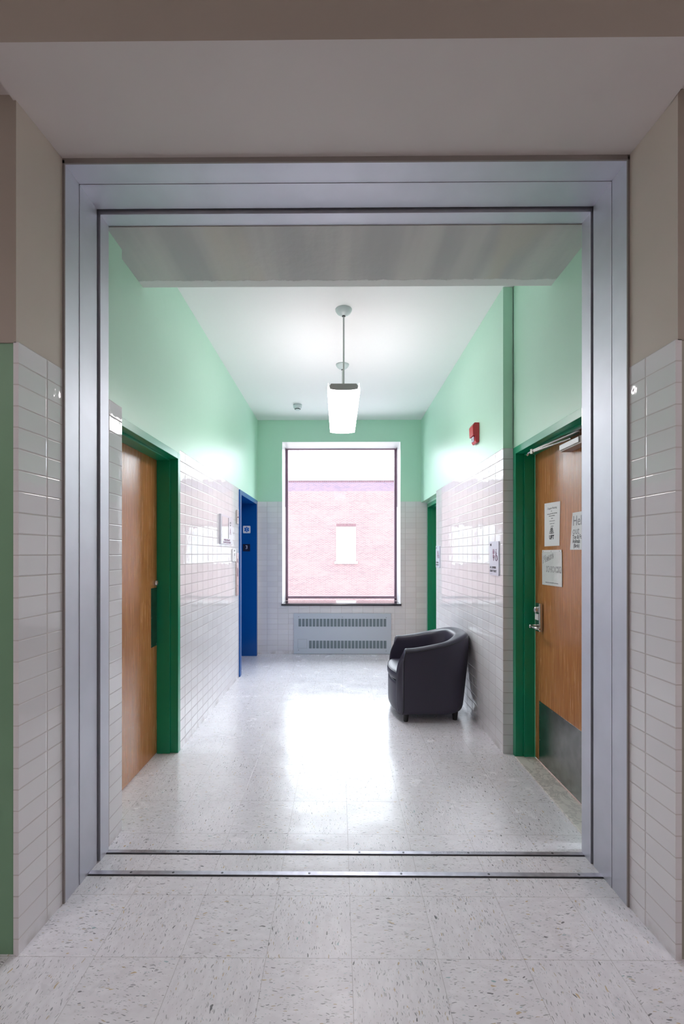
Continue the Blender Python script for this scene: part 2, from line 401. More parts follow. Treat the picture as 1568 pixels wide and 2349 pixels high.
# front hallway walls with the piers of the opening
bm = bmesh.new()
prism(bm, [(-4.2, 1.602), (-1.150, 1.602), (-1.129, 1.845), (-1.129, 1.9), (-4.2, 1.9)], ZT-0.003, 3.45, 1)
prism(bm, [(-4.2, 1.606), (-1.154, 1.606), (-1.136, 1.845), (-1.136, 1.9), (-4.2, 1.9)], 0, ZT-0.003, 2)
prism(bm, [(-1.160, 1.602), (-1.141, 1.602), (-1.129, 1.845), (-1.160, 1.845)], 0.0, ZT, 0)
for f in bm.faces:
    if f.normal.x > 0.5 and f.calc_center_median().x > -1.2 and f.material_index == 1: f.material_index = 3
o = struct('wall_front_left', bm, [T_PIER, HALLUP, HALLGREEN, BEIGE], 'left pier of the opening, beige above white glazed tile')
bm = bmesh.new()
prism(bm, [(4.2, 1.9), (1.180, 1.9), (1.180, 1.848), (1.196, 1.600), (4.2, 1.600)], ZT-0.003, 3.45, 1)
prism(bm, [(4.2, 1.9), (1.190, 1.9), (1.190, 1.848), (1.202, 1.604), (4.2, 1.604)], 0, ZT-0.003, 2)
prism(bm, [(1.210, 1.600), (1.210, 1.848), (1.179, 1.848), (1.188, 1.600)], 0.0, ZT, 0)
for f in bm.faces:
    if f.normal.x < -0.5 and f.calc_center_median().x < 1.25 and f.material_index == 1: f.material_index = 3
struct('wall_front_right', bm, [T_PIER, HALLUP, HALLGREY, BEIGE], 'right pier of the opening, beige above white glazed tile')
for o in (bpy.data.objects['wall_front_left'], bpy.data.objects['wall_front_right']):
    sgn = 1 if 'left' in o.name else -1
    for p in o.data.polygons:
        if p.material_index == 1 and p.normal.x*sgn > 0.5 and abs(p.center.x) < 1.3: p.material_index = 3
# beam over the opening (front), its lower face catches little light
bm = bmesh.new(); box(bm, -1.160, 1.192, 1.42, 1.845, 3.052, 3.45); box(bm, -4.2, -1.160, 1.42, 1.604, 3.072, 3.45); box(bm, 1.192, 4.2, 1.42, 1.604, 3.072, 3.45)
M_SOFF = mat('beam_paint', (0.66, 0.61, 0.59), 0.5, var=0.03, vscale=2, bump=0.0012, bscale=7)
for f in bm.faces: f.material_index = 1 if f.calc_center_median().y < 1.421 else 0  # front face takes the darker brown, the rest the beam colour
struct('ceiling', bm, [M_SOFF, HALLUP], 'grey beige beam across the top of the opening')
bm = bmesh.new(); box(bm, -4.2, 4.2, -2.2, 1.42, 3.45, 3.6); struct('ceiling', bm, CEIL, 'hallway ceiling')
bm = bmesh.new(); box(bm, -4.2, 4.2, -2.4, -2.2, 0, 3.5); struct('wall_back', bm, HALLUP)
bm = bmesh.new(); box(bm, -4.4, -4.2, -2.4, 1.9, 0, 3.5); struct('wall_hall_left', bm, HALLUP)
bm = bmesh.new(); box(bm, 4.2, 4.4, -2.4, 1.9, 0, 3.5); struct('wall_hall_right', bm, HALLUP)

# stainless portal lining the opening
tr = struct_root('trim_3', (0.03, 1.845, 0), 'brushed steel lining around the opening')
def jamb(name, s, xo):
    # xo: room-side x of the liner; s = outward direction
    bm = bmesh.new()
    box(bm, *sorted((xo[0], xo[0]+s*0.03)), 1.845, 1.9435, 0.0, 3.034)
    box(bm, *sorted((xo[1], xo[1]+s*0.03)), 1.9445, 2.082, 0.0, 3.034)
    finish('jamb', bm, STEEL, tr)
    bm = bmesh.new(); box(bm, *sorted((xo[1]+s*0.010, xo[1]+s*0.04)), 2.082, 2.096, 0.0, 3.036); finish('guide_slot', bm, SEAM, tr)
    bm = bmesh.new(); box(bm, *sorted((xo[2], xo[2]+s*0.05)), 2.096, 2.172, 0.0, 3.02); finish('jamb', bm, STEEL, tr)
    bm = bmesh.new(); box(bm, *sorted((xo[0]+s*0.0, xo[0]+s*0.012)), 1.838, 1.845, 0.0, 3.045); finish('edge_strip', bm, M_LIP, tr)
M_LIP = mat('caulked_lip', (0.26, 0.23, 0.22), 0.5)
jamb('left', -1, (-1.121, -1.1185, -1.1095)); jamb('right', 1, (1.172, 1.1705, 1.166))
bm = bmesh.new(); box(bm, -1.16, 1.21, 1.845, 1.9435, 3.032, 3.06); box(bm, -1.16, 1.21, 1.9445, 2.082, 3.030, 3.06); finish('head', bm, STEEL, tr)
bm = bmesh.new(); box(bm, -1.16, 1.21, 2.082, 2.096, 3.040, 3.06); finish('guide_slot', bm, SEAM, tr)
bm = bmesh.new(); box(bm, -1.16, 1.21, 2.096, 2.172, 3.015, 3.06); finish('head', bm, STEEL, tr)
bm = bmesh.new(); box(bm, -1.135, 1.182, 1.838, 1.845, 3.032, 3.0525); finish('edge_strip', bm, M_LIP, tr)
bm = bmesh.new(); box(bm, -1.5, 1.5, 1.845, 2.172, 3.06, 3.6); box(bm, -1.5, -1.139, 1.9, 2.172, 0, 3.06); box(bm, 1.200, 1.5, 1.9, 2.172, 0, 3.06)
struct('wall_core', bm, BEIGE)

# plaster beam just inside the opening, corridor ceiling
bm = bmesh.new(); box(bm, -1.5, 1.5, 2.172, 2.665, 3.011, 3.6)
struct('ceiling', bm, PLASTER, 'streaky patched plaster underside just inside the steel opening')
bm = bmesh.new(); box(bm, -1.5, 1.5, 2.665, 6.95, ZC, 3.6); struct('ceiling', bm, CEIL, 'white corridor ceiling')

# left corridor wall: tile below, mint paint above, cut by the two doorways
bm = bmesh.new()
def wseg(bm, x0, x1, y0, y1, z0, z1, zt=ZT, ti=0, pi_=1):
    if z0 < zt: box(bm, x0, x1, y0, y1, z0, min(z1, zt), ti)
    if z1 > zt: box(bm, x0, x1, y0, y1, max(z0, zt), z1, pi_)
wseg(bm, -1.5, -1.122, 2.172, 2.331, 0, 3.011)
wseg(bm, -1.5, XL, 2.331, 3.284, 2.163, 3.4, zt=2.163)
wseg(bm, -1.5, XL, 3.284, 5.235, 0, 3.4)
wseg(bm, -1.5, XL, 5.235, 6.375, 2.184, 3.4, zt=2.184)
wseg(bm, -1.5, XL, 6.375, 6.95, 0, 3.4)
struct('wall_left', bm, [T_LEFT, MINT], 'left corridor wall, white tile below mint paint')
# right corridor wall
bm = bmesh.new()
wseg(bm, 1.180, 1.5, 2.172, 2.20, 0, 3.011)
wseg(bm, 1.251, 1.5, 2.20, 3.245, 2.187, 3.4, zt=2.187)
wseg(bm, 1.251, 1.5, 3.236, 3.245, 0, 3.4)
wseg(bm, XR, 1.5, 3.245, 5.46, 0, 3.4)
wseg(bm, XR, 1.5, 5.46, 6.95, 2.163, 3.4, zt=2.163)
struct('wall_right', bm, [T_RIGHT, MINT], 'right corridor wall, white tile below mint paint')
# end wall with the window opening
bm = bmesh.new()
WX0, WX1, WZ0, WZ1 = -0.804, 0.885, 0.700, 3.031
for (x0, x1, z0, z1) in ((-1.5, WX0, 0, 3.6), (WX1, 1.6, 0, 3.6), (WX0, WX1, 0, WZ0), (WX0, WX1, WZ1, 3.6)):
    wseg(bm, x0, x1, YE, 6.95, z0, z1, zt=2.178)
bmesh.ops.recalc_face_normals(bm, faces=bm.faces)
for f in bm.faces:
    c = f.calc_center_median(); nn = f.normal
    if WX0-0.01 < c.x < WX1+0.01 and WZ0-0.01 < c.z < WZ1+0.01 and abs(nn.y) < 0.5: f.material_index = 2
struct('wall_end', bm, [T_END, MINT, WREVEAL], 'end wall around the window, white tile below mint paint')

# window
wn = struct_root('window_1', (0.04, 6.88, 0.72), 'large fixed window at the end of the corridor')
bm = bmesh.new()
fy0, fy1 = 6.865, 6.915
for (x0, x1, z0, z1) in ((WX0, WX0+0.012, 0.72, WZ1), (WX1-0.012, WX1, 0.72, WZ1)): box(bm, x0, x1, fy0, fy1, z0, z1)
box(bm, WX0, WX1, fy0, fy1, WZ1-0.014, WZ1); box(bm, WX0+0.012, WX0+0.034, fy0+0.014, fy1, 0.72, WZ1-0.014); box(bm, WX1-0.034, WX1-0.012, fy0+0.014, fy1, 0.72, WZ1-0.014)
finish('window_frame', bm, BRONZE, wn)
bm = bmesh.new(); box(bm, WX0, WX1, fy0-0.01, fy0+0.02, 0.752, 0.772, bev=0.003); box(bm, WX0+0.012, WX1-0.012, fy0+0.02, fy1, 0.772, 0.785)
finish('bottom_rail', bm, BRONZE, wn)
gm = bpy.data.materials.new('window_glass'); gm.use_nodes = True; nt = gm.node_tree; nt.nodes.clear()
ou = nt.nodes.new('ShaderNodeOutputMaterial'); mx = nt.nodes.new('ShaderNodeMixShader'); tb = nt.nodes.new('ShaderNodeBsdfTransparent'); gl = nt.nodes.new('ShaderNodeBsdfGlossy'); fr = nt.nodes.new('ShaderNodeFresnel')
fr.inputs[0].default_value = 1.10; gl.inputs['Roughness'].default_value = 0.02; tb.inputs[0].default_value = (0.97, 0.98, 0.98, 1)
nt.links.new(fr.outputs[0], mx.inputs[0]); nt.links.new(tb.outputs[0], mx.inputs[1]); nt.links.new(gl.outputs[0], mx.inputs[2]); nt.links.new(mx.outputs[0], ou.inputs[0])
bm = bmesh.new(); box(bm, WX0+0.03, WX1-0.03, 6.893, 6.899, 0.722, WZ1-0.01); finish('glass', bm, gm, wn)
bm = bmesh.new(); box(bm, WX0-0.012, WX1+0.012, 6.43, 6.45, 0.690, 0.716, bev=0.003); box(bm, WX0, WX1, 6.445, 6.92, 0.700, 0.716)
SILL = mat('dark_polished_sill', (0.045, 0.040, 0.05), 0.08, spec=0.8)
finish('window_sill', bm, SILL, wn)
for sx, s in ((WX0, 1), (WX1, -1)):
    bm = bmesh.new(); box(bm, *sorted((sx, sx+s*0.004)), 6.80, 6.845, 2.14, WZ1); finish('shade_track', bm, BRONZE, wn)

# ------------------------------------------------------------------ doors
def door_frame(root, s, xf, xl, y0, y1, ztop, fw, mtl, name='door_frame', near_face=True):
    """s=-1 left wall / +1 right wall; xf face plane, xl leaf plane, outer y0..y1"""
    bm = bmesh.new()
    def bx(xa, xb, ya, yb, za, zb): box(bm, *sorted((xa, xb)), ya, yb, za, zb, bev=0.0015, seg=1)
    a = xf - s*0.004; mid = xf + s*0.052; back = xl + s*0.06
    for (ya, yb, d) in ((y0, y0+fw, -1), (y1-fw, y1, 1)):
        bx(a, back, ya, yb, 0, ztop)
        st = (yb, yb+0.014) if d < 0 else (ya-0.014, ya)
        bx(mid, xl, st[0], st[1], 0, ztop-fw)
    bx(a, back, y0+fw, y1-fw, ztop-fw, ztop); bx(mid, xl, y0+fw+0.014, y1-fw-0.014, ztop-fw-0.014, ztop-fw)
    return finish(name, bm, mtl, root)
# left wooden door
d1 = struct_root('door_1', (-1.3, 2.8, 0), 'oak veneer door with green frame on the left')
door_frame(d1, -1, XL, -1.302, 2.333, 3.284, 2.162, 0.046, FRAMEG)
bm = bmesh.new(); box(bm, -1.346, -1.302, 2.37, 3.245, 0.008, 2.116, bev=0.001, seg=1); finish('door_leaf', bm, WOODL, d1)
bm = bmesh.new(); box(bm, -1.302, -1.3005, 3.125, 3.226, 0.778, 1.192, bev=0.0005, seg=1)
pp = finish('push_plate', bm, KICK, d1)
for (yy, zz) in ((3.135, 0.79), (3.216, 0.79), (3.135, 0.985), (3.216, 0.985), (3.216, 1.18)):
    bm = bmesh.new(); lathe(bm, [(0.004, -1.3005), (0.004, -1.2995), (0.002, -1.299)], 'X', (0, yy, zz), 10); finish('screw', bm, CHROME, pp)
bm = bmesh.new(); lathe(bm, [(0.021, -1.302), (0.021, -1.292), (0.017, -1.285), (0.017, -1.279), (0.012, -1.277)], 'X', (0, 3.197, 1.226), 24); finish('lock_cylinder', bm, CHROME, d1)
# elevator
d2 = struct_root('door_2', (-1.3, 5.8, 0), 'recessed elevator doorway lined in blue')
BL2 = mat('elevator_frame_face', (0.20, 0.33, 0.62), 0.2)
bm = bmesh.new()
box(bm, -1.5, -1.142, 5.235, 5.315, 0, 2.182, bev=0.003); box(bm, -1.5, -1.142, 6.305, 6.372, 0, 2.182, bev=0.003); box(bm, -1.5, -1.142, 5.315, 6.305, 2.125, 2.182, bev=0.003)
finish('door_frame', bm, BLUE, d2)
bm = bmesh.new(); box(bm, -1.5, -1.44, 5.315, 5.81, 0.005, 2.125); finish('door_panel', bm, BLUE, d2)
bm = bmesh.new(); box(bm, -1.5, -1.445, 5.812, 6.305, 0.005, 2.125); finish('door_panel', bm, BLUE, d2)
# right wooden door
d3 = struct_root('door_3', (1.4, 2.75, 0), 'oak veneer door with green frame and papers on the right')
door_frame(d3, 1, 1.251, 1.378, 2.24, 3.236, 2.186, 0.048, FRAMEG)
leaf = None
bm = bmesh.new(); box(bm, 1.378, 1.422, 2.28, 3.172, 0.012, 2.126, bev=0.001, seg=1); finish('door_leaf', bm, WOODR, d3)
bm = bmesh.new(); box(bm, 1.3762, 1.378, 2.30, 3.108, 0.016, 0.425); kp = finish('kick_plate', bm, KICK, d3)
for (yy, zz) in ((3.098, 0.41), (2.92, 0.415), (2.76, 0.415), (2.6, 0.415), (3.098, 0.30), (3.098, 0.16), (3.098, 0.03), (2.45, 0.415)):
    bm = bmesh.new(); lathe(bm, [(0.004, 1.3762), (0.004, 1.3755), (0.002, 1.375)], 'X', (0, yy, zz), 10); finish('screw', bm, CHROME, kp)
bm = bmesh.new(); box(bm, 1.240, 1.376, 2.30, 3.185, 0.0, 0.009, bev=0.002, seg=1); finish('threshold', bm, MARBLE, d3)
# lock set
bm = bmesh.new(); box(bm, 1.352, 1.378, 3.048, 3.112, 0.905, 1.098, bev=0.006, seg=3); lk = finish('lock_case', bm, CHROME, d3)
bm = bmesh.new(); lathe(bm, [(0.021, 1.352), (0.021, 1.337), (0.017, 1.332), (0.008, 1.330)], 'X', (0, 3.088, 1.052), 24); finish('lock_cylinder', bm, CHROME, lk)
bm = bmesh.new(); box(bm, 1.3475, 1.352, 3.058, 3.108, 0.983, 1.025, bev=0.001); finish('sticker', bm, PAPER, lk)
bm = bmesh.new(); lathe(bm, [(0.014, 1.352), (0.013, 1.325), (0.013, 1.302), (0.010, 1.298)], 'X', (0, 3.082, 0.940), 20)
tube(bm, [(1.314, 3.082, 0.940), (1.308, 3.055, 0.940), (1.308, 3.01, 0.940), (1.316, 2.965, 0.938)], [0.012, 0.012, 0.010, 0.007], 14); finish('lever_handle', bm, CHROME, lk, smooth=True)
# door closer
bm = bmesh.new(); box(bm, 1.318, 1.378, 2.38, 2.690, 2.036, 2.080, bev=0.002); cl = finish('door_closer', bm, mat('closer_body', (0.30, 0.24, 0.21), 0.4), d3)
bm = bmesh.new(); box(bm, 1.312, 1.318, 2.480, 2.692, 2.046, 2.076, bev=0.001)
finish('cover_plate', bm, WHITEP, cl)
bm = bmesh.new(); tube(bm, [(1.335, 2.60, 2.096), (1.254, 2.905, 2.090)], 0.006, 10); finish('closer_arm', bm, CHROME, cl)
bm = bmesh.new(); tube(bm, [(1.254, 2.915, 2.099), (1.345, 2.52, 2.122)], 0.007, 10); finish('closer_arm', bm, CHROME, cl)
bm = bmesh.new(); lathe(bm, [(0.011, 2.078), (0.011, 2.108)], 'Z', (1.250, 2.925, 0), 16); tube(bm, [(1.250, 2.92, 2.096), (1.243, 2.965, 2.090), (1.240, 2.975, 2.078)], 0.006, 8); finish('elbow', bm, CHROME, cl)
bm = bmesh.new(); box(bm, 1.325, 1.370, 2.44, 2.56, 2.118, 2.126); finish('bracket', bm, CHROME, cl)
# far right doorway in its recess
d4 = struct_root('door_4', (1.3, 5.95, 0), 'green doorway recessed at the far right corner')
door_frame(d4, 1, 1.268, 1.40, 5.46, 6.448, 2.140, 0.05, FRAMEG)
bm = bmesh.new(); box(bm, 1.268, 1.6, 5.462, 6.448, 2.1405, 2.163); finish('head_reveal', bm, MINT, d4)
bm = bmesh.new(); box(bm, 1.40, 1.44, 5.5, 6.40, 0.01, 2.09); finish('door_leaf', bm, WOODR, d4)
bm = bmesh.new(); box(bm, XR+0.001, 1.5, 5.455, 5.4601, 0, 2.163); finish('jamb_return', bm, T_FACE, d4)

# ================================================================== THINGS
# --- pendant lamp
def pendant(name, label, cx, y0, y1, rods, lens, zr, group=None):
    t = thing(name, label, 'lamp', (cx, (y0+y1)/2, zr), group)
    hw = 0.126
    prof = []
    for k in range(13):
        a = -1 + 2*k/12; prof.append((a*hw, 2.688 - 0.012*(1-a*a)))
    prof = [(-hw+0.005, 2.752), (-hw+0.001, 2.70)] + prof + [(hw-0.001, 2.70), (hw-0.005, 2.752)]
    inner = [(x*0.972, z+0.0035) for x, z in prof]; inner[0] = (inner[0][0], 2.752); inner[-1] = (inner[-1][0], 2.752)
    bm = bmesh.new(); loop = prof + inner[::-1]
    A = [bm.verts.new((cx+x, y0, z)) for x, z in loop]; B = [bm.verts.new((cx+x, y1, z)) for x, z in loop]; k = len(loop)
    for i in range(k): bm.faces.new((A[i], A[(i+1) % k], B[(i+1) % k], B[i]))
    h = len(prof)
    for i in range(h-1):
        bm.faces.new((A[i], A[i+1], A[k-2-i], A[k-1-i])); bm.faces.new((B[i+1], B[i], B[k-1-i], B[k-2-i]))
    finish('diffuser', bm, lens, t)
    bm = bmesh.new()
    pts = [(-0.108, 2.706), (-0.060, 2.699), (0, 2.697), (0.060, 2.699), (0.108, 2.706), (0.111, 2.728), (0.098, 2.748), (-0.098, 2.748), (-0.111, 2.728)]
    A = [bm.verts.new((cx+x, y0-0.004, z)) for x, z in pts]; B = [bm.verts.new((cx+x, y1+0.004, z)) for x, z in pts]; k = len(pts)
    bm.faces.new(A); bm.faces.new(B[::-1])
    for i in range(k): bm.faces.new((A[i], A[(i+1) % k], B[(i+1) % k], B[i]))
    finish('housing', bm, HOUSE, t)
    for ry in rods:
        bm = bmesh.new(); tube(bm, [(cx, ry, 2.74), (cx, ry, zr-0.02)], 0.0068, 14); finish('rod', bm, RODM, t, smooth=False)
        bm = bmesh.new(); lathe(bm, [(0.012, zr-0.050), (0.016, zr-0.046), (0.030, zr-0.043), (0.052, zr-0.028), (0.064, zr-0.010), (0.066, zr)], 'Z', (cx, ry, 0), 36)
        cp = finish('canopy', bm, CANM, t, smooth=True)
        bm = bmesh.new(); lathe(bm, [(0.010, zr-0.056), (0.0135, zr-0.053), (0.0135, zr-0.0495)], 'Z', (cx, ry, 0), 18); finish('collar', bm, SS, cp)
    return t
pendant('pendant_lamp', 'long white glowing pendant lamp hanging from two rods in front of the window', 0.041, 3.49, 4.665, (3.535, 4.565), LENS, ZC)
pendant('pendant_lamp', 'added fill lamp shaped as a long pendant, unseen, left of and behind the viewer', -1.9, -0.9, 0.2, (-0.8, 0.1), FILL_LENS, 3.45)  # unseen pair, this and the next, added to brighten the front hallway
pendant('pendant_lamp', 'added fill lamp shaped as a long pendant, unseen, right of and behind the viewer', 1.9, -0.9, 0.2, (-0.8, 0.1), FILL_LENS, 3.45)

# --- smoke detector
t = thing('smoke_detector', 'small round white smoke detector on the ceiling near the window', 'smoke detector', (-0.524, 5.79, ZC))
bm = bmesh.new(); lathe(bm, [(0.040, ZC-0.052), (0.052, ZC-0.040), (0.056, ZC-0.022), (0.058, ZC)], 'Z', (-0.524, 5.79, 0), 32); finish('housing', bm, CANM, t, smooth=True)
bm = bmesh.new()
for k in range(10):
    a = 2*PI*k/10; box(bm, -0.524+0.033*math.cos(a)-0.003, -0.524+0.033*math.cos(a)+0.003, 5.79+0.033*math.sin(a)-0.003, 5.79+0.033*math.sin(a)+0.003, ZC-0.066, ZC-0.050)
finish('sensor_cage', bm, SS, t)
bm = bmesh.new(); lathe(bm, [(0.030, ZC-0.070), (0.036, ZC-0.066), (0.036, ZC-0.064)], 'Z', (-0.524, 5.79, 0), 24); finish('cap', bm, CANM, t)

# --- fire alarm strobe
t = thing('fire_alarm', 'red fire alarm with clear strobe high on the right mint wall', 'fire alarm', (XR, 3.84, 2.36))
bm = bmesh.new()
def xprof(bm, prof, y0, y1, mi=0):      # prof in (x, z)
    A = [bm.verts.new((x, y0, z)) for x, z in prof]; B = [bm.verts.new((x, y1, z)) for x, z in prof]; k = len(prof)
    bm.faces.new(A[::-1]).material_index = mi; bm.faces.new(B).material_index = mi
    for i in range(k): bm.faces.new((A[i], A[(i+1) % k], B[(i+1) % k], B[i])).material_index = mi
xprof(bm, [(XR, 2.372), (XR-0.022, 2.365), (XR-0.034, 2.385), (XR-0.030, 2.43), (XR-0.052, 2.425), (XR-0.055, 2.51), (XR-0.040, 2.535), (XR, 2.535)], 3.79, 3.90)
bmesh.ops.bevel(bm, geom=list(bm.edges), offset=0.003, segments=2, affect='EDGES'); finish('body', bm, RED, t)
bm = bmesh.new(); box(bm, XR-0.044, XR-0.028, 3.815, 3.875, 2.385, 2.424, bev=0.004); st = finish('strobe_lens', bm, SIGNP, t)
bm = bmesh.new(); lathe(bm, [(0.010, XR-0.046), (0.010, XR-0.043)], 'X', (0, 3.845, 2.404), 14); finish('flash_tube', bm, INKG, st)

# --- radiator cover
t = thing('radiator_cover', 'pale grey metal radiator cover with two rows of slots below the window', 'radiator cover', (0.056, YE, 0))
RX0, RX1, RZ0, RZ1 = -0.637, 0.750, 0.004, 0.581
def rx(px): return RX0 + (px-88)/(1483-88)*(RX1-RX0)
def rz(py): return RZ1 - (py-72)/(660-72)*(RZ1-RZ0)
slots = [(rx(156+50.8*k), rx(194+50.8*k), rz(262), rz(150)) for k in range(25)] + [(rx(307+50.9*k), rx(346+50.9*k), rz(580), rz(468)) for k in range(22)]
bm = bmesh.new()
# front sheet built around the slots so they are real openings
def sheet(bm, z0, z1, xs, y0, y1):
    cur = RX0
    for a, b in xs: box(bm, cur, a, y0, y1, z0, z1); cur = b
    box(bm, cur, RX1, y0, y1, z0, z1)
zA0, zA1, zB0, zB1 = rz(580), rz(468), rz(262), rz(150)
sheet(bm, RZ0, zA0, [], 6.4325, 6.4345); sheet(bm, zA0, zA1, [(s[0], s[1]) for s in slots[25:]], 6.4325, 6.4345)
sheet(bm, zA1, zB0, [], 6.4325, 6.4345); sheet(bm, zB0, zB1, [(s[0], s[1]) for s in slots[:25]], 6.4325, 6.4345); sheet(bm, zB1, RZ1, [], 6.4325, 6.4345)
box(bm, RX0, RX0+0.002, 6.4345, YE-0.0015, RZ0, RZ1); box(bm, RX1-0.002, RX1, 6.4345, YE-0.0015, RZ0, RZ1); box(bm, RX0, RX1, 6.4345, YE-0.0015, RZ1-0.002, RZ1); box(bm, RX0, RX1, 6.4345, YE-0.0015, RZ0, RZ0+0.002)
finish('panel', bm, GREYP, t)
bm = bmesh.new(); box(bm, RX0+0.01, RX1-0.01, 6.4355, 6.4365, RZ0+0.01, RZ1-0.01)
for (x0, x1, z0, z1) in slots:
    for j in range(1, 6):
        zz = z0 + (z1-z0)*j/6; box(bm, x0, x1, 6.4342, 6.4356, zz-0.002, zz+0.002, 1)
finish('grille', bm, [SLOTM, mat('grille_bar', (0.25, 0.31, 0.35), 0.5)], t)
bm = bmesh.new()
ax0, ax1, az0, az1 = rx(148), rx(275), rz(578), rz(450)
box(bm, ax0, ax1, 6.4316, 6.4326, az0, az1, bev=0.0004, seg=1); ad = finish('access_door', bm, GREYP, t)
bm = bmesh.new()
for (a, b, c, d_) in ((ax0-0.003, ax1+0.003, az1, az1+0.003), (ax0-0.003, ax1+0.003, az0-0.003, az0), (ax0-0.003, ax0, az0, az1), (ax1, ax1+0.003, az0, az1)): box(bm, a, b, 6.4322, 6.4326, c, d_)
finish('seam', bm, mat('door_seam', (0.30, 0.34, 0.40), 0.5), ad)
for (px, py) in ((158, 121), (785, 125), (1411, 132), (156, 605), (784, 608), (1411, 616)):
    bm = bmesh.new(); lathe(bm, [(0.0045, 6.4325), (0.0045, 6.4305), (0.002, 6.430)], 'Y', (rx(px), 0, rz(py)), 12); finish('screw', bm, SS, t)

# --- tub armchair
t = thing('armchair', 'dark leather tub armchair standing against the right tiled wall', 'armchair', (0.85, 4.14, 0))
CYc = 4.150; HW = 0.350; XB = 0.845; XF = 0.548; RB = 0.325
NP = 44
def plan(tt):
    """outer plan point and inward normal for tt in 0..1, near front -> back -> far front"""
    L1 = XB-XF; arc = PI*0.5*(HW+RB); tot = 2*L1+arc; s_ = tt*tot
    if s_ < L1: return Vector((XF+s_, CYc-HW)), Vector((0, 1))
    if s_ > L1+arc: return Vector((XB-(s_-L1-arc), CYc+HW)), Vector((0, -1))
    a = -PI/2 + (s_-L1)/arc*PI; n_ = 2.35
    c, sn = math.cos(a), math.sin(a)
    p = Vector((XB+RB*abs(c)**(2/n_)*(1 if c >= 0 else -1), CYc+HW*abs(sn)**(2/n_)*(1 if sn >= 0 else -1)))
    nn = Vector((-abs(c)**(2-2/n_)*RB**-1, -math.copysign(abs(sn)**(2-2/n_), sn)*HW**-1)); nn.normalize()
    return p, nn
def sm(x): x = max(0, min(1, x)); return x*x*(3-2*x)
def height(tt): return 0.628 + 0.108*sm((0.5-abs(tt-0.5))/0.42)
def section(tt):
    p, nn = plan(tt); H = height(tt); bk = sm((0.5-abs(tt-0.5))/0.35); th = 0.085 + 0.050*bk
    prof = [(0.055, 0.062), (0.020, 0.066), (0.006, 0.085), (0.0, 0.12), (0.0, 0.25), (0.0, 0.40), (0.0, 0.52), (0.0, H-0.055), (0.004, H-0.028), (0.018, H-0.008), (0.040, H), (th-0.022, H-0.004-0.01*bk), (th-0.006, H-0.020-0.012*bk), (th, H-0.05-0.01*bk), (th+0.012*bk, 0.50), (th+0.030*bk, 0.42), (th+0.03*bk, 0.30), (th+0.02, 0.09)]
    out = []
    for d, z in prof:
        q = p + nn*d
        k = 1 - 0.085*(1-sm(z/0.62))*max(0, (q.x-XF))/0.62     # body narrows to its foot
        x = XF + (q.x-XF)*k; y = CYc + (q.y-CYc)*(1-0.02*(1-z/0.7))
        fr_ = max(0.0, 1-abs(x-XF)/0.12) if (tt < 0.2 or tt > 0.8) else 0.0
        inn = min(1.0, d/0.085)
        x -= fr_*0.055*inn*sm((0.64-z)/0.20)
        x += fr_*0.020*sm((z-0.50)/0.14)
        out.append((x, y, z))
    return out
bm = bmesh.new(); rows = []
for i in range(NP+1): rows.append([bm.verts.new(v) for v in section(i/NP)])
k = len(rows[0])
for i in range(NP):
    for j in range(k): bm.faces.new((rows[i][j], rows[i][(j+1) % k], rows[i+1][(j+1) % k], rows[i+1][j]))
for row in (rows[0], rows[-1]):
    # end cap: strip between outer and inner halves
    h = k//2
    for j in range(h-1):
        a, b_, c, d_ = row[j], row[j+1], row[k-2-j], row[k-1-j]
        if len({a, b_, c, d_}) == 4: bm.faces.new((a, b_, c, d_))
o = finish('shell', bm, LEATHER, t, smooth=True)
md = o.modifiers.new('s', 'SUBSURF'); md.levels = 1; md.render_levels = 2
cre = o.data.attributes.new('crease_edge', 'FLOAT', 'EDGE')
ev = set()
ne = (NP+1)*k
for e in o.data.edges:
    a, b_ = e.vertices
    if (a < k and b_ < k) or (a >= NP*k and b_ >= NP*k):
        if abs(a-b_) == 1 or abs(a-b_) == k-1: cre.data[e.index].value = 0.55
bm = bmesh.new()
tube(bm, [section(i/(NP*1.0))[8] for i in range(NP+1)], 0.0028, 8); tube(bm, [section(0.0)[j] for j in range(1, 9)], 0.0028, 8); tube(bm, [section(1.0)[j] for j in range(1, 9)], 0.0028, 8)
finish('piping', bm, LEATHER2, t, smooth=True)
def dplan(x_front, x_side, x_back, hw, nseg=16):
    pts = []
    for i in range(nseg+1):
        a = -1 + 2*i/nseg
        pts.append((x_side - (x_side-x_front)*(1-abs(a)**2.4), CYc + a*hw))
    for i in range(1, 10):
        an = PI/2 - PI*i/10; pts.append((x_back-0.22+0.22*math.cos(an), CYc+hw*math.sin(an)))
    return pts
def pillow(name, pts, levels, mtl):
    """levels: (z, inset)"""
    bm = bmesh.new(); c = Vector((sum(p[0] for p in pts)/len(pts), sum(p[1] for p in pts)/len(pts))); rings = []
    for z, ins in levels:
        ring = []
        for p in pts:
            v = Vector(p); d = (c-v); L = d.length; v2 = v + d*min(1, ins/L); ring.append(bm.verts.new((v2.x, v2.y, z)))
        rings.append(ring)
    kk = len(pts)
    for i in range(len(rings)-1):
        for j in range(kk): bm.faces.new((rings[i][j], rings[i][(j+1) % kk], rings[i+1][(j+1) % kk], rings[i+1][j]))
    bm.faces.new(rings[0][::-1]); bm.faces.new(rings[-1])
    return finish(name, bm, mtl, t, smooth=True)
cp_ = dplan(0.452, 0.512, 1.03, HW-0.082)
o = pillow('seat_cushion', cp_, [(0.334, 0.03), (0.338, 0.010), (0.350, 0.001), (0.375, 0.0), (0.397, 0.003), (0.412, 0.018), (0.420, 0.05), (0.428, 0.12), (0.432, 0.20)], LEATHER)
bm = bmesh.new(); tube(bm, [(p[0], p[1], 0.404) for p in [(q[0]+0.006, q[1]) for q in cp_[:17]]], 0.0025, 8)
